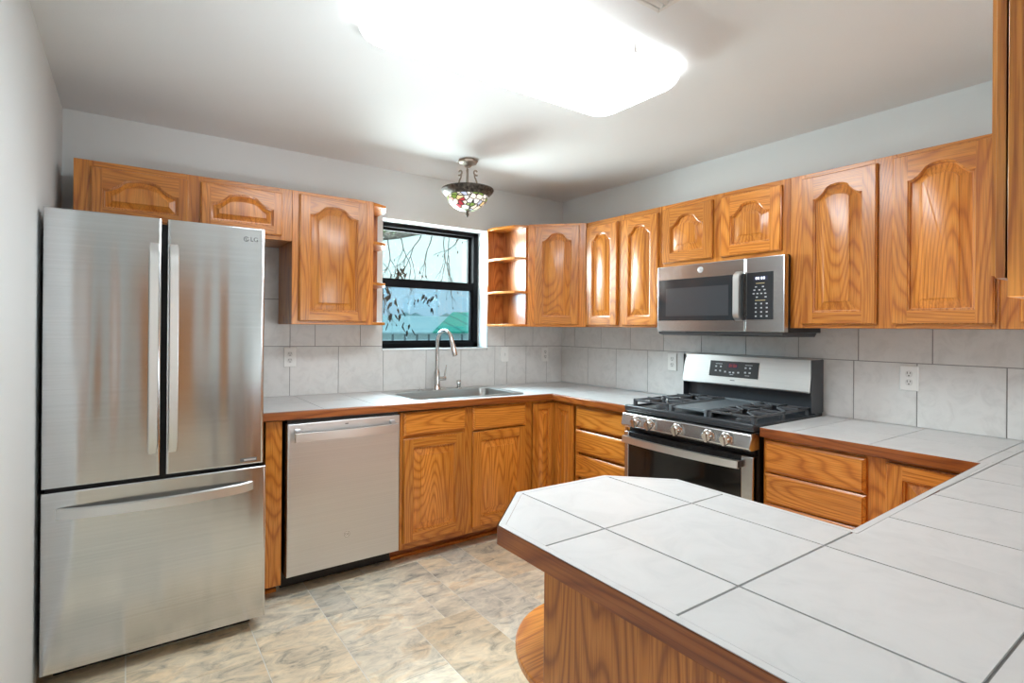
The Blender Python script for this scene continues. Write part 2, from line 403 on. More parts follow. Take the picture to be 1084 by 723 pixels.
# ------------------------------------------------------------------ cabinet doors and drawers (local: x along, front faces -y, z up)
TH = .019
def opening(w, h, s, d, amp, crown, n=56):
    """contour of the door's inner opening, offset inwards by d"""
    x0, x1, z0 = s+d, w-s-d, s+d
    zs = h-s-amp-d+.004
    pts = [(x0, z0), (x1, z0)]
    if amp == 0: return pts+[(x1, h-s-d), (x0, h-s-d)]
    c = w/2; hw = (w-2*s)/2
    for i in range(n+1):
        x = x1+(x0-x1)*i/n; u = abs(x-c)/hw
        q = min(1, u/.93)
        f = .38+.62*math.sqrt(1-(q/.64)**2) if q < .48 else (.38+.62*math.sqrt(1-(.48/.64)**2))*((1-q)/.52)**1.75
        pts.append((x, zs+amp*f))
    return pts
def door(x, z, w, h, parent, y, amp=0, s=.055, name='door'):
    f = MB(); yb, yf = -(TH-.006), -TH; e = .005
    f.box(0, w, 0, -.003, 0, h, 0)
    # outer lipped edge
    f.loops([[(a, yy, c) for a, c in ((i, i), (w-i, i), (w-i, h-i), (i, h-i))] for i, yy in ((0, 0), (0, yb), (e*.6, yb-.001), (e, yf))], 0)
    op = opening(w, h, s, 0, amp, 0)
    # stiles and rails
    f.face([f.bm.verts.new((a, yf, c)) for a, c in ((e, e), (s, e), (s, h-e), (e, h-e))], 0)
    f.face([f.bm.verts.new((a, yf, c)) for a, c in ((w-s, e), (w-e, e), (w-e, h-e), (w-s, h-e))], 0)
    f.face([f.bm.verts.new((a, yf, c)) for a, c in ((s, e), (w-s, e), (w-s, s), (s, s))], 1)
    arch = op[2:]
    for a, b in zip(arch, arch[1:]):
        f.face([f.bm.verts.new(q) for q in ((b[0], yf, b[1]), (a[0], yf, a[1]), (a[0], yf, h-e), (b[0], yf, h-e))], 1)
    lp = lambda d, yy: [(a, yy, c) for a, c in opening(w, h, s, d, amp, 0)]
    f.loops([lp(0, yf), lp(.0015, yf+.004), lp(.007, yf+.0055), lp(.009, yf+.0125)], 0)
    bmesh.ops.remove_doubles(f.bm, verts=f.bm.verts[:], dist=.0001)
    o = f.build(name, [OV, OH], parent, loc=(x, y, z), smooth=30)
    p = MB(); b = min(.040, w*.13, (h-2*s-amp)*.30)
    p.loops([lp(.009, yf+.0125), lp(.013, yf+.0130), lp(.013+b*.55, yf+.0075), lp(.013+b*.88, yf+.0035), lp(.013+b*.90, yf+.001), lp(.013+b, yf)], 0, cap1=True)
    p.build('raised_panel', OV, o, smooth=20)
    return o
def drawer(x, z, w, h, parent, y, name='drawer'):
    f = MB(); L = []
    for i, yy in ((0, 0), (0, -.010), (.003, -.0125), (.010, -.0155), (.012, -.019)):
        L.append([(i, yy, i), (w-i, yy, i), (w-i, yy, h-i), (i, yy, h-i)])
    f.loops(L, 0, True, True)
    return f.build(name, OH, parent, loc=(x, y, z), smooth=25)
def frame_part(parent, w, h, y, stiles, rails, z0=0, t=.019):
    """face frame: stiles (x0,x1), rails (x0,x1,z0,z1)"""
    f = MB()
    for a, b in stiles: f.box(a, b, y, y+t, z0, h, 0)
    for a, b, c, d in rails: f.box(a, b, y+.0004, y+t, c, d, 1)
    return f.build('face_frame', [OV, OH], parent, bevel=.0012)
def body(parent, w, y0, y1, z0, z1, bottom_mat=None):
    return MB().box(0.001, w-.001, y0, y1, z0, z1).build('carcass', OV, parent, bevel=.001)

D = .305; FY = -.325      # wall-cabinet box depth, frame front
def wall_cab(name, label, loc, rz, w, h, doors, group='oak wall cabinets', amp=.05, s=.055):
    c = empty(name, label, 'cabinet', loc, rz, group)
    body(c, w, -.003, FY+.019, 0, h)
    st = [(0, doors[0][0]+.012)]
    for a, b in zip(doors, doors[1:]): st.append((a[0]+a[2]-.012, b[0]+.012))
    st.append((doors[-1][0]+doors[-1][2]-.012, w))
    rl = []
    for (a, b), (c2, d2) in zip(st, st[1:]):
        rl += [(b, c2, 0, doors[0][1]+.012), (b, c2, doors[0][1]+doors[0][3]-.012, h)]
    frame_part(c, w, h, FY, st, rl)
    for dx, dz, dw, dh in doors: door(dx, dz, dw, dh, c, FY, amp, s)
    return c
ZB, ZT = 1.366, 2.104
# window wall
wall_cab('wall_cabinet', 'short oak wall cabinet with two low arched doors above the fridge', (-3.21, 0, 1.822), 0, .945, ZT-1.822,
         [(.062, .022, .388, .232), (.502, .022, .388, .232)], amp=.058, s=.044)
wall_cab('wall_cabinet', 'tall single-door oak wall cabinet between the fridge and the window', (-2.264, 0, ZB), 0, .468, ZT-ZB, [(.036, .018, .386, .702)], amp=.055)
# range wall
RB = R(-90)
wall_cab('wall_cabinet', 'oak wall cabinet with two narrow doors left of the microwave', (0, -.612, ZB), RB, .655, ZT-ZB, [(.020, .012, .288, .69), (.350, .012, .288, .69)], amp=.05)
wall_cab('wall_cabinet', 'short two-door oak wall cabinet mounted right above the microwave', (0, -1.268, 1.73), RB, .767, ZT-1.73, [(.016, .022, .335, .325), (.402, .022, .328, .325)], amp=.06)
wall_cab('wall_cabinet', 'tall oak wall cabinet with two wide arched doors right of the microwave', (0, -2.036, ZB), RB, .766, ZT-ZB, [(.058, .018, .314, .698), (.428, .018, .326, .704)], amp=.058)
wall_cab('wall_cabinet', 'oak corner wall cabinet mostly hidden behind the hanging cabinet at the right edge', (0, -2.803, ZB), RB, .36, ZT-ZB, [(.055, .024, .28, .69)], amp=.05)
# diagonal corner cabinet
c = empty('corner_wall_cabinet', 'diagonal oak wall cabinet in the room corner with one arched door', 'cabinet', (0, 0, ZB), 0, 'oak wall cabinets')
hh = ZT-ZB
MB().prism([(-.003, -.003), (-.61, -.003), (-.61, -.31), (-.31, -.61), (-.003, -.61)], 0, hh).build('carcass', OV, c, bevel=.001)
dg = math.hypot(.29, .29)
ff = MB(); ff.box(0, .055, -.019, 0, 0, hh, 0).box(dg-.055, dg, -.019, 0, 0, hh, 0).box(.055, dg-.055, -.0186, 0, 0, .032, 1).box(.055, dg-.055, -.0186, 0, hh-.032, hh, 1)
ff.build('face_frame', [OV, OH], c, bevel=.0012, loc=(-.612, -.322, 0), rot=(0, 0, R(-45)))
dd = door(0, .016, .318, hh-.034, c, 0, .055)
q = Vector((-.612, -.322)); dx = Vector((math.cos(R(-45)), math.sin(R(-45)))); nrm = Vector((dx.y, -dx.x))
q = q + dx*(dg-.318)/2 + nrm*.019
dd.location = (q.x, q.y, .016); dd.rotation_euler = (0, 0, R(-45))

# open end shelves beside the window
def end_shelf(label, x_in, sgn, pts, zs, back):
    c = empty('corner_shelf', label, 'shelf', (x_in, 0, ZB), 0, 'open oak end shelves beside the window')
    MB().box(sgn*.0, sgn*back, -.012, -.003, 0, hh).build('back_panel', OIN, c)
    MB().box(0, sgn*.010, -.30, -.012, 0, hh).build('side_panel', OIN, c)
    for z in zs:
        MB().prism([(sgn*a, b) for a, b in pts], z, z+.017).build('shelf_board', OH, c, bevel=.002)
    return c
end_shelf('open oak end shelf with clipped corners on the right side of the window', -.612, -1, [(.002, -.012), (.150, -.012), (.150, -.10), (.092, -.27), (.002, -.318)], (0, .242, .488, hh-.018), .150)
end_shelf('narrow open oak end shelf on the left side of the window, seen nearly edge-on', -1.795, 1, [(.002, -.012), (.150, -.012), (.150, -.14), (.10, -.27), (.002, -.318)], (0, .242, .488, hh-.018), .150)

# hanging run over the peninsula counter (we see its end and the edge of its first door)
hx0, hx1 = -1.985, -.345
c = empty('hanging_cabinet', 'oak cabinet close up at the right edge of view, hanging over the peninsula', 'cabinet', (hx1, -3.481, 1.404), R(180), 'oak wall cabinets')
wd = hx1-hx0; hz = .70
body(c, wd, -.003, -.302, 0, hz)
st = [(0, .04), (.42, .47), (.80, .85), (1.18, 1.23), (wd-.055, wd)]
frame_part(c, wd, hz, -.319, st, [(a[1], b[0], 0, .035) for a, b in zip(st, st[1:])]+[(a[1], b[0], hz-.035, hz) for a, b in zip(st, st[1:])])
for x in (.02, .43, .84, 1.245): door(x, .027, .39, hz-.05, c, -.319, .055)

# ------------------------------------------------------------------ base cabinets
BZ, BH, BF = .10, .872, -.610
def base_cab(label, loc, rz, w, stiles, rails, doors=(), drawers=(), kick=True, name='base_cabinet', amp=0):
    c = empty(name, label, 'cabinet', loc, rz, 'oak base cabinets')
    if 'sink' in label:
        MB().box(.001, .018, -.02, BF+.019, BZ, BH).box(w-.018, w-.001, -.02, BF+.019, BZ, BH).box(.018, w-.018, -.02, BF+.019, BZ, BZ+.018).box(.018, w-.018, -.026, -.02, BZ, BH).build('carcass', OV, c)
    else: body(c, w, -.02, BF+.019, BZ, BH)
    if kick:
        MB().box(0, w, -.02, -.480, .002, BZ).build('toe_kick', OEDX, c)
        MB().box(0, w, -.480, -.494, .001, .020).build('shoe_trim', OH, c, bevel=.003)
    frame_part(c, w, BH, BF, stiles, rails, z0=BZ)
    for a in doors: door(*a, c, BF, amp)
    for a in drawers: drawer(*a, c, BF, name='drawer' if len(drawers) > 2 else 'drawer_front')
    return c
base_cab('oak base cabinet under the sink with two square panel doors and two drawer fronts', (-1.742, 0, 0), 0, .942,
         [(0, .035), (.41, .49), (.87, .942)], [(.035, .87, BZ, .145), (.035, .87, .722, .746), (.035, .87, .862, BH)],
         [(.018, .136, .392, .588), (.476, .136, .404, .582)], [(.018, .742, .402, .128), (.476, .726, .404, .140)])
MB_f = MB().box(-2.448, -2.372, -.61, -.02, .075, .885)
f = tag(MB_f.build('filler_panel', OV, bevel=.002), 'narrow oak filler post between the fridge and the dishwasher', 'panel')
MB().box(-2.448, -2.372, -.50, -.03, .02, .072).build('toe_kick', RUBBER, f)
MB().box(-2.448, -2.372, -.505, -.03, 0, .019).build('shoe_trim', OH, f)
# corner cabinet with bi-fold door
c = empty('corner_base_cabinet', 'oak corner base cabinet with a folding pair of narrow doors meeting in the inner corner', 'cabinet', (0, 0, 0), 0, 'oak base cabinets')
MB().prism([(-.02, -.02), (-.797, -.02), (-.797, -.59), (-.59, -.59), (-.59, -.825), (-.02, -.825)], BZ, BH).build('carcass', OV, c)
MB().prism([(-.03, -.03), (-.797, -.03), (-.797, -.480), (-.480, -.480), (-.480, -.825), (-.03, -.825)], .002, BZ).build('toe_kick', OEDX, c)
for z0_, z1_ in ((.846, BH), (BZ, .125)): MB().prism([(-.797, -.609), (-.609, -.609), (-.609, -.825), (-.591, -.825), (-.591, -.591), (-.797, -.591)], z0_, z1_).build('frame_rail', OH, c)
o = door(-.797, .122, .182, .735, c, -.609, 0, s=.040)
o = door(-.609, .122, .182, .735, c, -.633, 0, s=.040); o.rotation_euler = (0, 0, RB); o.location = (-.609, -.634, .122)
# drawers left of range
zz = [(.722, .135), (.566, .14), (.408, .14), (.128, .262)]
base_cab('oak base cabinet with a stack of drawers left of the range', (0, -.827, 0), RB, .455, [(0, .03), (.425, .455)],
         [(.03, .425, BZ, .14), (.03, .425, .855, BH)], (), [(.014, z, .425, h) for z, h in zz])
# right of range
base_cab('oak base cabinet right of the range with wide drawers on its left and a door', (0, -2.068, 0), RB, .775, [(0, .03), (.40, .485), (.73, .775)],
         [(.03, .73, BZ, .135), (.03, .73, .858, BH)], [(.478, .128, .262, .728)], [(.010, .716, .402, .142), (.010, .580, .402, .130), (.010, .362, .402, .212), (.010, .128, .402, .228)])
# peninsula base
c = empty('peninsula_cabinet', 'oak peninsula base under the large tiled counter in the foreground', 'cabinet', (-1.985, -2.474, 0), 0, 'oak base cabinets')
MB().box(-.262, .270, -1.02, 0, 0.09, .870).build('carcass', OPAN, c, bevel=.002)
MB().box(-.262, .270, -1.02, 0, 0, .088).build('plinth', OEDY, c)
MB().box(.271, 1.38, -1.0, -.395, .09, .870).build('back_run', OPAN, c, bevel=.002)
MB().box(.29, 1.38, -.98, -.44, 0, .088).build('plinth', OEDX, c)
ell = [(.262*math.cos(a), .285*math.sin(a)) for a in [PI*i/36 for i in range(37)]]
for z in (.09, .545): MB().prism(ell, z, z+.02).build('rounded_shelf', OH, c, bevel=.004)
MB().box(-.008, .008, .002, .262, .111, .544).box(-.008, .008, .002, .20, .566, .870).build('shelf_divider', OV, c)

# ------------------------------------------------------------------ countertops
CT = .914; TK = .034
# run under the window and along the range wall
polys = [[(-2.475, -.003), (-.003, -.003), (-.003, -.622), (-2.475, -.622)], [(-.003, -.622), (-.003, -1.285), (-.632, -1.285), (-.632, -.622)]]
sink_hole = (-1.625, -.845, -.555, -.075)
tfn = lambda u, v, t: (u, v, t+tilt(u))
c = empty('countertop', 'white tiled countertop under the window, turning the corner to the range', 'countertop', (0, 0, 0), 0, 'white tile countertops')
s_ = MB()
for p in polys:
    for k in minus(p, *sink_hole): s_.prism(k, CT-TK, CT-.004, 0, tfn)
s_.build('substrate', GROUT_TOP, c)
s_ = MB(); tiles(s_, polys, [-2.17, -1.885, -1.58, -1.275, -.97, -.665, -.33], [-.32, -.625, -.93, -1.235], .004, CT-.004, CT, 0, tfn, [sink_hole])
s_.build('tile_top', TILE_TOP, c)
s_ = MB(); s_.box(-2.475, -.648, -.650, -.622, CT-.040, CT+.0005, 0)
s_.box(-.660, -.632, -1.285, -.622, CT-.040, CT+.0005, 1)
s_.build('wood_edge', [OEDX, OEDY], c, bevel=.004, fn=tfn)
# right run, back run and peninsula: one G-shaped top
I1, I2 = (-.642, -2.822), (-1.672, -2.846)
A_, B_, C_, D_ = (-2.318, -2.395), (-2.140, -2.226), (-1.816, -2.236), (-1.664, -2.384)
edge_path = [(-.642, -2.064), I1, I2, D_, C_, B_, A_, (-2.318, -3.485)]
def offset_path(path, d):
    out = []
    for i, p in enumerate(path):
        p = Vector(p); ns = []
        for a, b in ((i-1, i), (i, i+1)):
            if a < 0 or b >= len(path): continue
            e = (Vector(path[b])-Vector(path[a])).normalized(); ns.append(Vector((-e.y, e.x)))
        if len(ns) == 1: out.append(p+ns[0]*d)
        else:
            h = (ns[0]+ns[1]).normalized(); out.append(p+h*d/max(.3, h.dot(ns[0])))
    return [tuple(v) for v in out]
def g_polys(d):
    e = offset_path(edge_path, d)
    i0, i1, i2, d_, c_, b_, a_, z_ = e
    yb = -3.485
    return [[i0, (-.003, i0[1]), (-.003, i1[1]), i1], [i1, (-.003, i1[1]), (-.003, yb), (i1[0], yb)], [i2, i1, (i1[0], yb), (i2[0], yb)],
            [d_, i2, (i2[0], yb), (z_[0], yb), a_, b_, c_]]
c = empty('countertop', 'large white tiled peninsula counter in the foreground with clipped corners', 'countertop', (0, 0, 0), 0, 'white tile countertops')
s_ = MB()
for p in g_polys(.018): s_.prism(p, CT-TK, CT-.004)
s_.build('substrate', GROUT_TOP, c)
xs = [-2.306, -2.131, -1.82, -1.51, -1.20, -.895, -.59, -.29]
s_ = MB()
gp = g_polys(.019)
union = [gp[0]]
tiles(s_, [gp[0]], [-.325], [-2.195, -2.49, -2.812], .0045, CT-.004, CT, 0)
tiles(s_, gp[1:], xs, [-2.542, -2.855, -3.170], .0050, CT-.004, CT, 0)
s_.build('tile_top', TILE_TOP, c)
out, inn = edge_path, offset_path(edge_path, .018)
s_ = MB()
for a in range(len(out)-1):
    p = [out[a], out[a+1], inn[a+1], inn[a]]
    dxy = (abs(out[a+1][0]-out[a][0]), abs(out[a+1][1]-out[a][1]))
    lps = []
    s_.prism(p, CT-.042, CT-.0005, 0 if dxy[0] > dxy[1] else 1)
bmesh.ops.remove_doubles(s_.bm, verts=s_.bm.verts[:], dist=.0004)
dead = [f for f in s_.bm.faces if abs(f.normal.z) < .5 and any(g is not f and len(set(f.verts) & set(g.verts)) == 4 for g in s_.bm.faces)]
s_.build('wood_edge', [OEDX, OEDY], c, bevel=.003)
# pale bullnose lip on top of the wood edge
inn2 = offset_path(edge_path, .003); s_ = MB()
for a in range(len(out)-1): s_.prism([inn2[a], inn2[a+1], inn[a+1], inn[a]], CT-.0012, CT+.0002)
s_.build('edge_trim', TILE_TOP, c)

# ------------------------------------------------------------------ tile backsplash
Tb = .008
def wfn(u, v, t): return (u, -t, v+tilt(u)*max(0, min(1, (ZB-v)/.12)))
def bfn(u, v, t): return (-t, u, v)
sp1 = [[(-2.9, .9155), (-.009, .9155), (-.009, ZB-.001), (-2.9, ZB-.001)], [(-2.9, ZB-.001), (-2.262, ZB-.001), (-2.262, 1.815), (-2.9, 1.815)]]
hole = [(WX0-.002, WX1+.002, WZ0-.012-.010, 3)]
c = MB()
for p in sp1:
    for k in minus(p, *hole[0]): c.prism(k, .0005, Tb-.002, 1, wfn)
tiles(c, [rect_clip(p, -9, 9, 0, 1.213) for p in sp1[:1]], [-2.49, -2.195, -1.898, -1.595, -1.275, -.99, -.687, -.575, -.385, -.172], [], .004, .001, Tb, 0, wfn, hole)
tiles(c, [rect_clip(p, -9, 9, 1.217, 3) for p in sp1], [-2.44, -2.195, -2.045, -1.755, -1.46, -1.165, -.87, -.592, -.318], [1.515], .004, .001, Tb, 0, wfn, hole)
tag(c.build('tile_backsplash', [TILE_WALL, GROUT]), 'off-white square tile backsplash on the window wall', 'backsplash', 'tile backsplashes')
c = MB(); lo_ = [(-3.48, .9155), (-.001, .9155), (-.001, 1.205), (-3.48, 1.205)]; hi_ = [(-3.48, 1.209), (-.001, 1.209), (-.001, ZB-.001), (-3.48, ZB-.001)]
c.prism([(-3.48, .9155), (-.001, .9155), (-.001, ZB-.001), (-3.48, ZB-.001)], .0005, Tb-.002, 1, bfn)
tiles(c, [lo_], [-.318, -.615, -.907, -1.205, -1.50, -1.80, -2.045, -2.193, -2.453, -2.758, -3.06], [], .0045, .001, Tb, 0, bfn)
tiles(c, [hi_], [-.163, -.458, -.749, -1.04, -1.33, -1.626, -1.925, -2.213, -2.510, -2.81, -3.11], [], .0045, .001, Tb, 0, bfn)
tag(c.build('tile_backsplash', [TILE_WALL, GROUT]), 'off-white square tile backsplash on the range wall', 'backsplash', 'tile backsplashes')

# ------------------------------------------------------------------ outlets and switch
def outlet(label, loc, rz, kind='duplex', cat='outlet'):
    c = empty('wall_outlet' if kind == 'duplex' else 'light_switch', label, cat, loc, rz, 'white wall plates')
    p = MB(); L = [[(sx*(.036-i), yy, sz*(.058-i)) for sx, sz in ((-1, -1), (1, -1), (1, 1), (-1, 1))] for i, yy in ((0, 0), (0, -.003), (.003, -.006))]
    p.loops(L, 0, True, True).build('cover_plate', WHITEP, c, bevel=.001)
    if kind == 'duplex':
        for s in (-1, 1):
            r = MB().prism([(.016*math.cos(a)*(1 if abs(math.cos(a)) < .85 else .92), s*.0195+.0155*math.sin(a)) for a in [2*PI*i/24 for i in range(24)]], 0, -.0018, 0, lambda u, v, t: (u, -.006+t, v)).build('receptacle', OUTW, c)
            MB().box(-.0075, -.0050, -.0084, -.0079, s*.0195+.001, s*.0195+.010).box(.0050, .0072, -.0084, -.0079, s*.0195+.002, s*.0195+.009).prism([(.0028*math.cos(2*PI*i/10), s*.0195-.0075+.0028*math.sin(2*PI*i/10)) for i in range(10)], -.0084, -.0079, 0, lambda u, v, t: (u, t, v)).build('slots', RUBBER, r)
    else:
        MB().box(-.006, .006, -.0075, -.006, -.013, .013).box(-.0035, .0035, -.016, -.006, -.002, .009).build('toggle', OUTW, c, bevel=.001)
    return c
outlet('white outlet on the backsplash between the fridge and the window', (-2.196, -Tb, 1.166), 0)
outlet('white toggle switch plate just right of the window', (-.598, -Tb, 1.150), 0, 'switch', 'switch')
outlet('white outlet near the room corner, right of the toggle switch', (-.192, -Tb, 1.142), 0)
outlet('white outlet on the backsplash just left of the range', (-Tb, -1.115, 1.138), RB)
outlet('white outlet on the backsplash right of the range', (-Tb, -2.424, 1.137), RB)

# ------------------------------------------------------------------ refrigerator
f0 = empty('refrigerator', 'stainless steel french-door refrigerator with bottom freezer drawer', 'refrigerator', (-2.882, -.45, 0))
X0, X1 = -.378, .380
MB().box(X0+.008, X1-.008, -.29, .42, .045, 1.765).build('cabinet_body', FRSIDE, f0, bevel=.006)
MB().box(X0+.03, X1-.03, -.27, .40, .0, .045).build('base_grille', BLACK, f0)
def slab(x0, x1, z0, z1, yf, yb, mat, name, par, r=.010):
    m_ = MB(); L = []
    for yy, i in ((yb, 0), (yf+r, 0), (yf+r*.3, r*.25), (yf, r), (yf, r+.003)):
        L.append([(x0+i, yy, z0+i*.5), (x1-i, yy, z0+i*.5), (x1-i, yy, z1-i*.5), (x0+i, yy, z1-i*.5)])
    return m_.loops(L, 0, True, True).build(name, mat, par, smooth=40)
YF = -.390
dl = slab(X0, -.009, .748, 1.785, YF, -.298, ST_FR, 'door', f0); dr = slab(.009, X1, .748, 1.785, YF, -.298, ST_FR, 'door', f0)
dw_ = slab(X0, X1+.012, .066, .734, YF-.002, -.298, ST_FR, 'freezer_drawer', f0)
MB().box(-.009, .009, -.36, -.30, .75, 1.765).box(X0+.01, X1-.01, -.36, -.30, .73, .75).build('door_gasket', RUBBER, f0)
for x in (X0+.02, X1-.12): MB().box(x, x+.10, -.30, -.18, 1.766, 1.786).build('hinge_cover', FRSIDE, f0, bevel=.004)
def bar_handle(par, x, z0, z1, wd):
    m_ = MB(); n = 20; L = []
    for i in range(n+1):
        t = i/n; z = z0+(z1-z0)*t; b = min(1, math.sin(PI*t)*3.2)**.6
        yo = YF+.004-.044*b; th = .012
        L.append([(x-wd/2, yo+th, z), (x-wd/2+.003, yo, z), (x+wd/2-.003, yo, z), (x+wd/2, yo+th, z)])
    return m_.loops(L, 0, True, True).build('handle', ST_BR, par, smooth=40)
bar_handle(dl, -.036, .832, 1.69, .034); bar_handle(dr, .032, .832, 1.69, .034)
m_ = MB(); L = []; n = 28
for i in range(n+1):
    t = i/n; x = -.335+(.335+.338)*t; b = math.sin(PI*t)**.5 if 0 < t < 1 else 0
    yo = YF-.004-.050*b; zc = .655-.004*b
    L.append([(x, yo+.012, zc+.021), (x, yo, zc+.017), (x, yo, zc-.018), (x, yo+.012, zc-.022)])
m_.loops(L, 0, True, True).build('handle', ST_BR, dw_, smooth=40)
# maker's mark: ring emblem and two letters
fy = YF-.0006
text('LG', .026, 'logo_letters', LOGO, dr, Matrix.Translation((.334, fy, 1.733)) @ FRONT)
m_ = MB(); m_.tube([(.302+.0098*math.cos(a), fy, 1.733+.0098*math.sin(a)) for a in [2*PI*i/28+.5 for i in range(27)]], .0011, 6)
m_.box(.3015, .3030, fy-.001, fy+.001, 1.728, 1.739).box(.3015, .3070, fy-.001, fy+.001, 1.7275, 1.7290).box(.2970, .2990, fy-.001, fy+.001, 1.7355, 1.7375)
m_.build('logo_emblem', LOGO, dr)
bd = MB().box(.286, .352, fy-.001, fy+.001, .762, .777).build('badge', MARKD, dr, bevel=.001)
MB().box(.300, .348, fy-.0016, fy-.0008, .766, .773).build('badge_strip', LOGOL, bd)

# ------------------------------------------------------------------ dishwasher
d0 = empty('dishwasher', 'stainless steel dishwasher with a curved towel-bar handle, left of the sink', 'dishwasher', (-2.052, 0, 0))
MB().box(-.296, .296, -.575, -.03, .10, .862).build('tub', BLACK, d0)
MB().box(-.300, .300, -.50, -.44, .012, .105).build('kick_plate', BLACK, d0)
for x in (-.26, .24): MB().box(x, x+.025, -.47, -.44, 0, .02).build('foot', BLACK, d0)
dd = slab(-.300, .298, .112, .868, -.634, -.578, ST_DW, 'door', d0, .006)
MB().box(-.296, .296, -.610, -.575, .869, .884).build('control_strip', BLACK, dd)
m_ = MB(); L = []
for i in range(25):
    t = i/24; x = -.272+.542*t; b = math.sin(PI*t); yo = -.682-.014*b; zc = .806
    L.append([(x, yo+.016, zc+.022), (x, yo, zc+.020), (x, yo-.002, zc-.020), (x, yo+.014, zc-.024)])
hd = m_.loops(L, 0, True, True).build('handle', ST_BR, dd, smooth=40)
for x in (-.268, .236): MB().prism([(-.634, .790), (-.634, .845), (-.670, .826), (-.670, .786)], x, x+.03, 0, lambda u, v, t: (t, u, v)).build('handle_post', ST_BR, hd, bevel=.002)
MB().box(-.012, .006, -.6355, -.634, .846, .850).build('status_window', BLACK, dd)
def ge_emblem(par, M, r):
    m_ = MB().lathe([(r, 0), (r, .0015), (r*.9, .0022), (.0001, .0022)], 28)
    o = m_.build('emblem', LOGOL, par, smooth=40); o.matrix_local = M
    m2 = MB().tube([(r*.82*math.cos(2*PI*i/32), r*.82*math.sin(2*PI*i/32), .0024) for i in range(33)], r*.05, 6); m2.build('emblem_ring', MARKD, o)
    text('GE', r*.95, 'emblem_letters', MARKD, o, Matrix.Translation((0, 0, .0026)), .0003)
ge_emblem(dd, Matrix.Translation((.002, -.634, .268)) @ FRONT, .019)

# ------------------------------------------------------------------ sink, faucet, dispenser
zt = CT+tilt(-1.235)
s0 = empty('sink', 'stainless steel drop-in sink set in the white counter below the window', 'sink', (-1.235, -.315, zt))
def rr(hx, hy, r, z, cx=0, cy=0, n=6):
    p = []
    for sx, sy, a0 in ((1, 1, 0), (-1, 1, 90), (-1, -1, 180), (1, -1, 270)):
        for i in range(n+1):
            a = R(a0+90*i/n); p.append((cx+sx*(hx-r)+r*math.cos(a), cy+sy*(hy-r)+r*math.sin(a), z))
    return p
m_ = MB(); cy = -.03
m_.loops([rr(.405, .262, .03, .0005), rr(.405, .262, .03, .003), rr(.401, .258, .03, .005), rr(.368, .192, .06, .0045, 0, cy), rr(.362, .186, .06, .001, 0, cy), rr(.352, .178, .06, -.15, 0, cy), rr(.32, .15, .05, -.178, 0, cy), rr(.05, .045, .04, -.183, 0, cy)], 0, False, True)
sb = m_.build('basin', SINK, s0, smooth=50)
MB().lathe([(.045, 0), (.045, .004), (.03, .003), (.028, -.001), (.0001, -.001)], 24, (0, cy, -.182)).build('drain', CHROME, sb, smooth=40)
fa = empty('faucet', 'brushed nickel gooseneck pull-down faucet behind the sink', 'faucet', (-1.240, -.105, zt+.005))
m_ = MB().lathe([(.030, 0), (.030, .004), (.024, .010), (.021, .05), (.021, .115), (.0165, .13), (.0145, .14)], 28)
m_.build('base_body', CHROME, fa, smooth=50)
pts = [(0, 0, .12), (0, 0, .25)]; rad = .082
for i in range(15):
    a = PI - PI*i/14*.92
    pts.append((.011*(1+math.cos(a)), -rad*(1+math.cos(a)), .325+rad*math.sin(a)))
fs = MB().tube(pts, .0135, 16).build('spout', CHROME, fa, smooth=60)
e0, e1 = Vector(pts[-1]), (Vector(pts[-1])-Vector(pts[-2])).normalized()
MB().tube([e0, e0+e1*.03, e0+e1*.035, e0+e1*.10, e0+e1*.112], [.015, .0155, .0175, .0185, .0165], 18).build('spray_head', CHROME, fs, smooth=50)
lv = MB().tube([(.015, 0, .075), (.066, 0, .075)], .0155, 18).build('lever_mount', CHROME, fa, smooth=50)
MB().tube([(.058, -.002, .078), (.060, -.010, .12), (.064, -.016, .168)], [.0065, .006, .0055], 12).build('lever', CHROME, lv, smooth=50)
so = empty('soap_dispenser', 'small brushed nickel soap dispenser right of the faucet', 'soap dispenser', (-1.064, -.105, zt+.005))
MB().lathe([(.022, 0), (.022, .004), (.013, .008), (.013, .030), (.0165, .034), (.0165, .05), (.012, .056), (.0001, .057)], 24).build('pump_base', CHROME, so, smooth=45)
MB().tube([(0, 0, .047), (-.02, -.03, .049), (-.028, -.044, .043)], [.007, .0065, .005], 12).build('nozzle', CHROME, so, smooth=50)
tag(MB().lathe([(.022, 0), (.022, .003), (.012, .007), (.006, .012), (.0001, .013)], 24, (-1.362, -.10, zt+.005)).build('hole_cover', CHROME, smooth=40), 'small round metal cap on the sink deck left of the faucet', 'sink cap')

# ------------------------------------------------------------------ gas range  (local: x along the wall to the right, front faces -y)
g0 = empty('gas_range', 'freestanding stainless and black gas range with five knobs', 'stove', (0, -1.296, 0), RB)
RW = .758
MB().box(0, RW, -.625, -.02, .05, .893).build('body', BLACK, g0, bevel=.003)
for x in (.05, RW-.05):
    for y in (-.56, -.08): MB().cyl(.016, 0, .05, (x, y, 0), 12).build('foot', BLACK, g0)
m_ = MB(); m_.box(0, RW, -.672, -.06, .893, .912)
m_.box(0, RW, -.676, -.645, .905, .926).box(0, .016, -.66, -.06, .905, .921).box(RW-.016, RW, -.66, -.06, .905, .921)
m_.build('cooktop', ENAMEL, g0, bevel=.004)
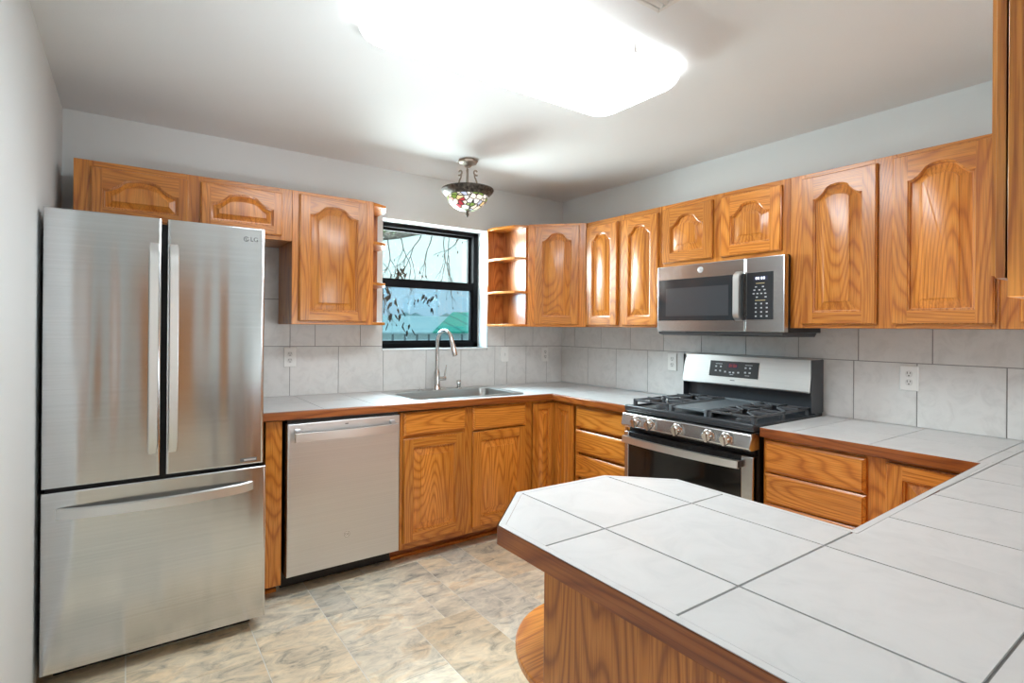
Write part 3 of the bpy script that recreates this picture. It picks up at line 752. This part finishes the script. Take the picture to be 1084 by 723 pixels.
# backguard
bg_ = MB().box(.004, RW-.004, -.095, -.010, .893, 1.06).build('back_riser', ENAMEL, g0, bevel=.003)
bp = MB().prism([(-.128, 1.207), (-.158, 1.040), (-.152, 1.034), (-.03, 1.040), (-.02, 1.207)], .004, RW-.004, 0, lambda u, v, t: (t, u, v)).build('backguard', ST_BG, g0, bevel=.006)
for x in (-.0005, RW-.0038): MB().box(x, x+.0043, -.14, -.012, .93, 1.203).build('end_cap', ENAMEL, g0, bevel=.001)
sl = math.atan2(.03, .167)
Mb = Matrix.Translation((.335, -.1424, 1.128)) @ Matrix.Rotation(-sl, 4, 'X')
cp = MB().box(-.150, .150, -.003, .002, -.046, .046).build('control_panel', BLACK, bp, bevel=.002); cp.matrix_local = Mb
m_ = MB().box(-.153, .153, -.0015, .002, -.049, .049); o = m_.build('panel_bezel', ST_BR, cp, bevel=.001)
MB().box(-.035, .028, -.0035, -.0028, .006, .034).build('display', DISPLAY, cp)
m_ = MB()
for i, x in enumerate((-.024, -.012, .004, .016)):
    m_.box(x-.0035, x-.0022, -.0039, -.0034, .012, .028).box(x+.0022, x+.0035, -.0039, -.0034, .012, .028)
    if i % 2 == 0: m_.box(x-.0035, x+.0035, -.0039, -.0034, .027, .0285).box(x-.0035, x+.0035, -.0039, -.0034, .0115, .013)
m_.build('clock_digits', REDLED, cp)
m_ = MB()
for x, z in ((-.108, .012), (-.078, .012), (-.108, -.013), (-.080, -.013), (-.048, -.017), (-.018, -.019), (.003, -.019), (.033, -.017), (.074, .012), (.100, .012), (.074, -.014), (.100, -.014)):
    m_.box(x-.0055, x+.0055, -.0036, -.0029, z-.0045, z+.0045)
for x0, x1, z in ((-.112, -.070, .028), (.070, .112, .028), (-.018, .004, -.031), (.074, .10, -.031)): m_.box(x0, x1, -.0036, -.0029, z-.0015, z+.0015)
m_.build('key_legends', MARKD if False else plain('key_legend', (.42, .43, .45), .5), cp)
MB().box(-.014, .014, -.0008, .002, -.066, -.061).build('maker_mark', MARKD, cp)
# slanted manifold panel and knobs
mp_ = MB().prism([(-.668, .888), (-.690, .882), (-.706, .818), (-.690, .806), (-.62, .806), (-.62, .888)], 0, RW, 0, lambda u, v, t: (t, u, v)).build('manifold_panel', ST, g0, bevel=.004)
ka = math.atan2(.016, .064)
for x in (.112, .205, .375, .553, .645):
    k = MB().lathe([(.0295, 0), (.0295, .006), (.0265, .009), (.0250, .028), (.0215, .033), (.0001, .034)], 28)
    k.box(-.006, .006, -.0235, .0235, .028, .040)
    ko = k.build('knob', CHROME, mp_, smooth=40)
    ko.matrix_local = Matrix.Translation((x, -.698, .850)) @ Matrix.Rotation(R(90)-ka*-1, 4, 'X')
# dark vent slot, oven door
MB().box(.01, RW-.01, -.640, -.60, .775, .806).build('vent_slot', RUBBER, g0)
od = MB().box(.002, RW-.002, -.668, -.628, .215, .778).build('oven_door', BLACK, g0, bevel=.004)
MB().box(.002, .030, -.674, -.640, .215, .778).box(RW-.060, RW-.002, -.674, -.640, .215, .778).box(.030, RW-.060, -.674, -.66, .215, .265).build('door_frame', ST, od, bevel=.004)
MB().box(.030, RW-.060, -.6735, -.66, .265, .735).build('oven_window', OVGLASS, od)
m_ = MB()
for i in range(7): m_.box(.06+.095*i, .06+.095*i+.07, -.6685, -.66, .752, .764)
m_.build('door_vent', RUBBER, od)
m_ = MB(); L = []
for i in range(29):
    t = i/28; x = .012+(RW-.068)*t; b = math.sin(PI*t)**.7 if 0 < t < 1 else 0; yo = -.708-.030*b; zc = .738
    L.append([(x, yo+.014, zc+.020), (x, yo, zc+.017), (x, yo, zc-.017), (x, yo+.014, zc-.020)])
oh = m_.loops(L, 0, True, True).build('handle', ST_BR, od, smooth=40)
for x in (.014, RW-.082): MB().box(x, x+.027, -.705, -.668, .722, .754).build('handle_post', ENAMEL, oh, bevel=.003)
MB().box(.002, RW-.002, -.668, -.628, .06, .207).build('storage_drawer', ST, g0, bevel=.005)
# burners, grates, griddle
for x, y, r in ((.135, -.50, .045), (.135, -.23, .035), (.625, -.50, .050), (.625, -.23, .035), (.38, -.365, .05)):
    bb = MB().lathe([(r, 0), (r, .006), (r*.8, .010), (r*.8, .014), (.0001, .016)], 24, (x, y, .911)).build('burner', IRON, g0, smooth=40)
def grate(x0, x1):
    m_ = MB(); zb, zh = .908, .957; y0, y1 = -.628, -.105; bt = .010; xm, ym = (x0+x1)/2, (y0+y1)/2
    for x in (x0, x1-bt): m_.box(x, x+bt, y0, y1, zh-.012, zh)
    for y in (y0, ym-bt/2, y1-bt): m_.box(x0, x1, y, y+bt, zh-.012, zh)
    for yc in (y0+.125, y1-.125):
        for sx in (-1, 1): m_.box(xm+sx*.028, xm+sx*(x1-x0)/2, yc-.0045, yc+.0045, zh-.010, zh+.005)
        for sy in (-1, 1): m_.box(xm-.0045, xm+.0045, yc+sy*.028, yc+sy*.128, zh-.010, zh+.005)
        for sx in (-1, 1):
            for sy in (-1, 1): m_.tube([(xm+sx*.030, yc+sy*.030, zh), (xm+sx*.112, yc+sy*.112, zh-.002)], .0055, 6)
    for x in (x0, x1-.018):
        for y in (y0, ym-.009, y1-.018): m_.box(x, x+.018, y, y+.018, zb, zh+.002)
    return m_.build('grate', IRON, g0, bevel=.002)
grate(.022, .262); grate(.498, .738)
gr = MB(); gr.box(.270, .490, -.60, -.12, .938, .950).box(.270, .278, -.60, -.12, .938, .957).box(.482, .490, -.60, -.12, .938, .957).box(.270, .490, -.132, -.12, .938, .960)
gr.box(.268, .284, -.632, -.60, .909, .956).box(.476, .492, -.632, -.60, .909, .956).box(.270, .490, -.622, -.612, .938, .948).box(.268, .284, -.14, -.12, .909, .940).box(.476, .492, -.14, -.12, .909, .940)
gr.build('griddle', GRIDDLE, g0, bevel=.003)

# ------------------------------------------------------------------ over-the-range microwave
w0 = empty('microwave', 'stainless over-the-range microwave mounted under the short oak cabinet', 'microwave', (0, -1.288, 1.343), RB)
MW, MH = .754, .382
MB().box(0.003, MW-.003, -.352, -.012, 0, MH).build('body', BLACK, w0, bevel=.003)
MB().prism([(-.350, -.001), (-.385, -.001), (-.380, -.014), (-.345, -.022), (-.06, -.022), (-.04, -.001)], .01, MW-.01, 0, lambda u, v, t: (t, u, v)).build('vent_hood_base', FRSIDE, w0)
MB().box(.20, .56, -.386, -.36, -.006, .001).build('vent_grille', RUBBER, w0)
df = slab(0, .553, .002, MH-.002, -.388, -.353, ST, 'door', w0, .005)
pn = slab(.555, MW, .002, MH-.002, -.388, -.353, ST, 'control_side', w0, .005)
dg_ = MB().box(.010, .522, -.3895, -.385, .062, .302).build('door_glass', MWGLASS, df, bevel=.002)
MB().box(.064, .462, -.3905, -.389, .088, .250).build('viewing_window', MWSCREEN, dg_)
m_ = MB(); L = []
for i in range(17):
    t = i/16; z = .058+.258*t; b = min(1, math.sin(PI*t)*3)**.5 if 0 < t < 1 else 0; yo = -.392-.028*b
    L.append([(.502, yo+.014, z), (.504, yo, z), (.536, yo, z), (.538, yo+.014, z)])
mh = m_.loops(L, 0, True, True).build('handle', ST_BR, df, smooth=40)
MB().box(.539, .552, -.396, -.386, .062, .302).build('grip_recess', RUBBER, df, bevel=.002)
kp = MB().box(.561, .700, -.3896, -.385, .064, .304).build('keypad', MWGLASS, pn, bevel=.002)
MB().box(.598, .672, -.3902, -.3894, .262, .284).build('display', DISPLAY, kp, bevel=.0003)
m_ = MB()
for x in (.614, .626, .642, .654): m_.box(x-.0035, x+.0035, -.3908, -.3901, .267, .279)
m_.build('clock_digits', LED, kp)
m_ = MB()
for r_, z in enumerate((.082, .103, .124, .145)):
    for x in (.612, .640, .668): m_.box(x-.0045, x+.0045, -.3902, -.3894, z-.0035, z+.0035)
for z, xs_ in ((.178, (.617, .662)), (.196, (.600, .620, .640, .660)), (.214, (.604, .630, .656)), (.230, (.612, .648))):
    for x in xs_: m_.box(x-.005, x+.005, -.3902, -.3894, z-.003, z+.003)
m_.build('key_legends', plain('keypad_legend', (.42, .45, .48), .5), kp)
m_ = MB().box(.612, .656, -.3902, -.3894, .246, .249).box(.608, .660, -.3902, -.3894, .160, .163); m_.build('yellow_legends', GOLD, kp)
ge_emblem(df, Matrix.Translation((.292, -.388, .344)) @ FRONT, .017)

# ------------------------------------------------------------------ ceiling fixtures
def lit(name, col, s, rough=.4):
    mt, nt, b = new_mat(name); sin_(b, Base_Color=(.85, .85, .84), Emission_Color=col, Emission_Strength=s, Roughness=rough); return mt
DIFF = lit('lit_acrylic_diffuser', (.89, .955, 1), CEILING_LIGHT); DIFE = lit('lit_diffuser_edge', (.92, .97, 1), 0.36)
lx, ly = -1.76, -1.802
cl = empty('ceiling_light', 'long rounded fluorescent ceiling light, switched on', 'ceiling light', (lx, ly, H))
MB().prism([(p[0], p[1]) for p in rr(.585, .222, .07, 0)], -.030, -.0005).build('base_pan', WHITEP, cl, bevel=.003)
ring = lambda i, z: rr(.612-i, .242-i, max(.03, .095-i*.7), z, n=10)
m_ = MB().loops([ring(i, z) for i, z in ((.004, -.022), (0, -.030), (0, -.050), (.006, -.062), (.022, -.074))], 1)
m_.loops([ring(i, z) for i, z in ((.022, -.074), (.05, -.081), (.10, -.084))], 0, False, True)
bmesh.ops.remove_doubles(m_.bm, verts=m_.bm.verts[:], dist=.0001)
m_.build('diffuser', [DIFF, DIFE], cl, smooth=60)
for x in (-.10, .28): MB().box(x, x+.015, -.246, -.240, -.045, -.012).build('clip', WHITEP, cl)

pc = (-1.230, -.474)
p0 = empty('pendant_light', 'semi-flush ceiling lamp with a stained glass bowl near the window, lit', 'ceiling lamp', (*pc, H))
BRONZE, nt, b = new_mat('antique_bronze'); t = N(nt, 'TexCoord')
nn = noise(nt, t.outputs['Object'], 55, 4, .6)
nt.links.new(ramp(nt, nn, [(.35, (.035, .032, .030)), (.6, (.13, .115, .10)), (.8, (.30, .26, .21))]), b.inputs['Base Color']); sin_(b, Metallic=.7, Roughness=.5); bump(nt, nn, b, .5, .004)
SILV = plain('aged_nickel', (.36, .31, .26), .42, .7)
MB().lathe([(.064, -.0005), (.067, -.008), (.062, -.018), (.048, -.024), (.030, -.030), (.016, -.044), (.0001, -.046)], 8).build('canopy', SILV, p0, smooth=20)
for k in range(3):
    a = R(-125+120*k); ca, sa = math.cos(a), math.sin(a)
    pts = []
    for i in range(14):      # scroll
        th = i/13*1.55*PI; r_ = .006+.015*i/13
        pts.append((.060+r_*math.cos(th+.3), -.066+r_*math.sin(th+.3)))
    x_, z_ = pts[-1]
    for q in ((.048, -.090), (.054, -.104), (.062, -.118), (.068, -.138), (.090, -.160), (.112, -.180), (.118, -.190)): pts.append(q)
    MB().tube([(r_*ca, r_*sa, z_) for r_, z_ in pts], .0056, 8).build('scroll_arm', SILV, p0, smooth=60)
MB().tube([(0, 0, -.055), (0, 0, -.20)], .006, 12).build('stem', SILV, p0, smooth=60)
MB().lathe([(.128, -.186), (.150, -.180), (.165, -.184), (.168, -.192), (.160, -.206), (.146, -.220), (.132, -.232), (.127, -.232), (.132, -.215), (.128, -.200), (.128, -.186)], 48).build('bowl_rim', BRONZE, p0, smooth=50)
def stained():
    mt, nt, b = new_mat('stained_glass'); t = N(nt, 'TexCoord')
    v = scaled(nt, t.outputs['Object'], (1, 1, 1.5))
    vo = N(nt, 'TexVoronoi'); vo.inputs['Scale'].default_value = 27; nt.links.new(v, vo.inputs['Vector'])
    ve = N(nt, 'TexVoronoi', feature='DISTANCE_TO_EDGE'); ve.inputs['Scale'].default_value = 27; nt.links.new(v, ve.inputs['Vector'])
    sx = N(nt, 'SeparateColor'); nt.links.new(vo.outputs['Color'], sx.inputs[0])
    r = N(nt, 'ValToRGB'); r.color_ramp.interpolation = 'CONSTANT'; nt.links.new(sx.outputs[0], r.inputs[0])
    stops = [(0, (.95, .90, .78)), (.22, (.90, .72, .36)), (.34, (.95, .92, .85)), (.48, (.22, .36, .06)), (.58, (.92, .55, .50)), (.66, (.50, .03, .05)), (.75, (.35, .48, .14)), (.84, (.95, .93, .90)), (.93, (.55, .60, .78))]
    el = r.color_ramp.elements
    while len(el) < len(stops): el.new(.5)
    for e, (p, c) in zip(el, stops): e.position = p; e.color = (*c, 1)
    lead = math_(nt, 'GREATER_THAN', ve.outputs['Distance'], .075)
    c = mix(nt, lead, (.02, .018, .015), r.outputs[0])
    nt.links.new(c, b.inputs['Base Color']); nt.links.new(c, b.inputs['Emission Color'])
    sin_(b, Emission_Strength=BOWL, Roughness=.3)
    return mt
bo = MB().lathe([(.132*math.cos(a), -.222-.100*math.sin(a)) for a in [PI/2*i/14 for i in range(15)]], 48)
bo = bo.build('glass_bowl', stained(), p0, smooth=60)
MB().lathe([(.030, -.310), (.026, -.320), (.010, -.325), (.007, -.335), (.011, -.343), (.008, -.352), (.0001, -.366)], 20).build('finial', BRONZE, p0, smooth=50)
l = bpy.data.lights.new('pendant_bulb', 'POINT'); l.energy = PENDANT_W; l.shadow_soft_size = .03; l.color = (1, .98, .94)
o = bpy.data.objects.new('pendant_bulb', l); C.objects.link(o); o.location = (pc[0], pc[1]-.035, H-.205)
# ceiling vent just peeking in at the top of the frame
v0 = empty('ceiling_vent', 'white ceiling air vent just entering the top of the frame', 'vent', (-1.70, -2.31, H))
m_ = MB(); m_.box(-.15, .15, -.10, -.085, -.010, -.0005).box(-.15, .15, .085, .10, -.010, -.0005).box(-.15, -.135, -.10, .10, -.010, -.0005).box(.135, .15, -.10, .10, -.010, -.0005)
m_.build('frame', WHITEP, v0, bevel=.003)
for i in range(8): MB().prism([(-.083+.0215*i, -.001), (-.074+.0215*i, -.009), (-.072+.0215*i, -.009), (-.081+.0215*i, -.001)], -.135, .135, 0, lambda u, v, t: (t, u, v)).build('slat', WHITEP, v0)
# added fill lamp, unseen in the dining area, turned up to brighten the ceiling
t1 = empty('added_uplight', 'added fill lamp on a tripod, unseen behind the viewpoint, turned up at the ceiling', 'lamp', (-2.20, -3.90, 0))
MB().tube([(0, 0, .18), (0, 0, .53)], .011, 12).build('pole', BLACK, t1, smooth=60)
for k in range(3):
    a = R(30+120*k); MB().tube([(0, 0, .30), (.30*math.cos(a), .30*math.sin(a), .008)], .008, 10).build('leg', BLACK, t1, smooth=60)
aim = Vector((-1.95, -1.0, 2.42))-Vector((-2.20, -3.90, .62)); aq = aim.to_track_quat('Z', 'Y')
hd = MB().lathe([(.0001, -.12), (.05, -.12), (.055, -.02), (.21, .055), (.215, .055), (.06, -.03)], 36).build('lamp_head', BLACK, t1, smooth=40)
hd.location = (0, 0, .62); hd.rotation_mode = 'QUATERNION'; hd.rotation_quaternion = aq
l = bpy.data.lights.new('added_uplight_spot', 'SPOT'); l.energy = BOUNCE_W; l.shadow_soft_size = .20; l.spot_size = R(45); l.spot_blend = 1.0; l.color = (.93, .97, 1)
o = bpy.data.objects.new('added_uplight_spot', l); C.objects.link(o); o.location = Vector((-2.20, -3.90, .62))+aim.normalized()*.06
o.rotation_mode = 'QUATERNION'; o.rotation_quaternion = (-aim).to_track_quat('Z', 'Y')

# ------------------------------------------------------------------ outside the window
GROUND = wall_paint('winter_grass', (.30, .30, .20), 3, .5)
struct(MB().box(-14, 40, .6, 60, -1.35, -1.3).build('ground', GROUND))
def metal_roof(name, c1, c2, axis, sc):
    mt, nt, b = new_mat(name); t = N(nt, 'TexCoord'); s = N(nt, 'SeparateXYZ'); nt.links.new(t.outputs['Object'], s.inputs[0])
    wv = math_(nt, 'FRACT', math_(nt, 'MULTIPLY', s.outputs[axis], sc)); st = math_(nt, 'GREATER_THAN', wv, .82)
    nt.links.new(mix(nt, st, c1, c2), b.inputs['Base Color']); sin_(b, Roughness=.45); return mt
ROOFB = metal_roof('pale_blue_metal_roof', (.80, .90, .93), (.70, .82, .86), 0, 2.2)
ROOFG = metal_roof('green_metal_roof', (.05, .62, .44), (.02, .36, .28), 0, 1.3)
SIDING = metal_roof('white_board_siding', (.90, .95, .96), (.25, .28, .30), 0, 2.4)
SHED = plain('grey_trim', (.40, .46, .50), .6); DARKW = plain('dark_window', (.10, .13, .17), .2)
hs_ = empty('neighbour_house', 'long low white house with pale blue and green metal roofs seen through the window', 'house', (4.6, 12, -1.3))
MB().box(-4.2, 4.0, .02, 5, 0, 2.50).build('wall', SIDING, hs_)
MB().box(-4.2, 4.0, -.02, .04, 2.43, 2.50).build('fascia', SHED, hs_)
def roof_panel(name, quad, mat, th=.06):
    m_ = MB(); a = [m_.bm.verts.new(p) for p in quad]; b = [m_.bm.verts.new((p[0], p[1], p[2]-th)) for p in quad]
    m_.face(a); m_.face(b[::-1])
    for i in range(4): m_.face([a[i], a[(i+1) % 4], b[(i+1) % 4], b[i]])
    return m_.build(name, mat, hs_)
roof_panel('blue_roof', [(-4.6, -.25, 2.50), (4.2, -.25, 2.50), (4.2, 2.7, 3.08), (-4.6, 2.7, 3.08)], ROOFB)
roof_panel('green_roof', [(.35, -.32, 2.53), (4.2, -.32, 2.53), (4.2, 2.6, 3.26), (2.75, 2.6, 3.26)], ROOFG)
MB().box(1.0, 1.9, -.02, .03, 1.45, 2.2).build('window', DARKW, hs_)
MB().box(-4.2, -2.9, -.03, .03, 1.4, 2.3).build('window', DARKW, hs_)
# far tree line
FAR = plain('hazy_tree_line', (.42, .50, .52), .9)
rng = random.Random(5); m_ = MB()
for i in range(60):
    x = -2+i*.85+rng.uniform(-.3, .3); y = 52+rng.uniform(-2, 2); r_ = rng.uniform(.9, 1.7)
    m_.lathe([(.001, r_*1.6), (r_*.5, r_*1.35), (r_*.95, r_*.6), (r_, 0), (r_*.6, -1.2), (.3, -2.0)], 9, (x, y, .5+rng.uniform(-.3, .2)))
tag(m_.build('tree_line', FAR, smooth=60), 'grey distant line of trees on the horizon outside', 'trees', kind='stuff')
# bare tree with a limb and hanging twigs close to the window
BARK, nt, b = new_mat('grey_bark'); t = N(nt, 'TexCoord'); nn = noise(nt, scaled(nt, t.outputs['Object'], (1, 1, 1)), 38, 5, .7)
nt.links.new(ramp(nt, nn, [(.35, (.025, .022, .020)), (.6, (.12, .11, .10)), (.75, (.22, .21, .20))]), b.inputs['Base Color']); sin_(b, Roughness=.9); bump(nt, nn, b, 1, .02)
LEAF = plain('withered_leaf', (.035, .028, .025), .8)
t0 = empty('bare_tree', 'bare tree limb with hanging twigs and withered leaves just outside the window', 'tree', (-2.6, 2.2, -1.3))
O_ = Vector((-2.6, 2.2, -1.3)); TW = lambda x, z, y=2.0: Vector((x, y, z))-O_
MB().tube([(0, 0, -.05), (.02, 0, .8), (.06, -.03, 2.0), (.15, -.06, 3.2), (.12, -.02, 4.6)], [.24, .19, .16, .13, .05], 14).build('trunk', BARK, t0, smooth=60)
MB().tube([TW(-2.45, 2.05, 2.15), TW(-1.6, 2.22), TW(-.95, 2.315), TW(-.62, 2.365), TW(-.42, 2.41), TW(-.30, 2.43), TW(.1, 2.55), TW(.7, 2.6)], [.11, .085, .066, .056, .045, .034, .026, .012], 12).build('limb', BARK, t0, smooth=60)
rng = random.Random(3)
def twig(mb, p, d, ln, r, depth, leaves):
    pts = [p]; n = 7
    for i in range(n):
        d = (d+Vector((rng.uniform(-.34, .34), rng.uniform(-.2, .2), rng.uniform(-.28, .12)))).normalized()
        p = p+d*ln/n; pts.append(p)
        if depth > 0 and i > 0 and rng.random() < .55:
            twig(mb, p, (d+Vector((rng.uniform(-.9, .9), rng.uniform(-.3, .3), rng.uniform(-.4, .3)))).normalized(), ln*rng.uniform(.3, .55), r*.6, depth-1, leaves)
    mb.tube(pts, [r*(1-.7*i/n) for i in range(n+1)], 5)
    leaves.append(p)
leaves = []
starts = [(-.72, 2.33, 0, .62), (-.58, 2.36, .3, .55), (-.30, 2.43, -.45, .75), (-.16, 2.47, -.1, .55), (-.02, 2.52, .1, .72), (.10, 2.55, -.25, .62), (.30, 2.58, -.25, .5), (.42, 2.6, -.1, .42), (.5, 2.6, .1, .35), (-.8, 2.3, .25, .85)]
for x, z, dx, ln in starts:
    m_ = MB(); twig(m_, TW(x, z), Vector((dx, rng.uniform(-.2, .2), -1)).normalized(), ln, .0072, 2, leaves); m_.build('twig', BARK, t0, smooth=60)
m_ = MB()
def leaf(p, s):
    a = rng.uniform(0, 2*PI); d = Vector((math.cos(a)*.6, math.sin(a)*.6, -1)).normalized(); u = d.cross(Vector((math.sin(a), .3, .2))).normalized()
    q = [p, p+d*s*.35+u*s*.2, p+d*s, p+d*s*.4-u*s*.2]; n_ = d.cross(u)*.004
    m_.loops([[tuple(v+n_) for v in q], [tuple(v-n_) for v in q]], 0, True, True)
for cx, cz, n_ in ((-.60, 1.93, 26), (-.22, 1.66, 12), (-.62, 1.55, 10), (-.52, 1.36, 5), (-.70, 1.70, 8)):
    for i in range(n_): leaf(TW(cx+rng.gauss(0, .055), cz+rng.gauss(0, .055), 2.0+rng.uniform(-.08, .08)), rng.uniform(.05, .1))
for p in leaves[::3]: leaf(p, rng.uniform(.02, .04))
m_.build('withered_leaves', LEAF, t0)['kind'] = 'stuff'
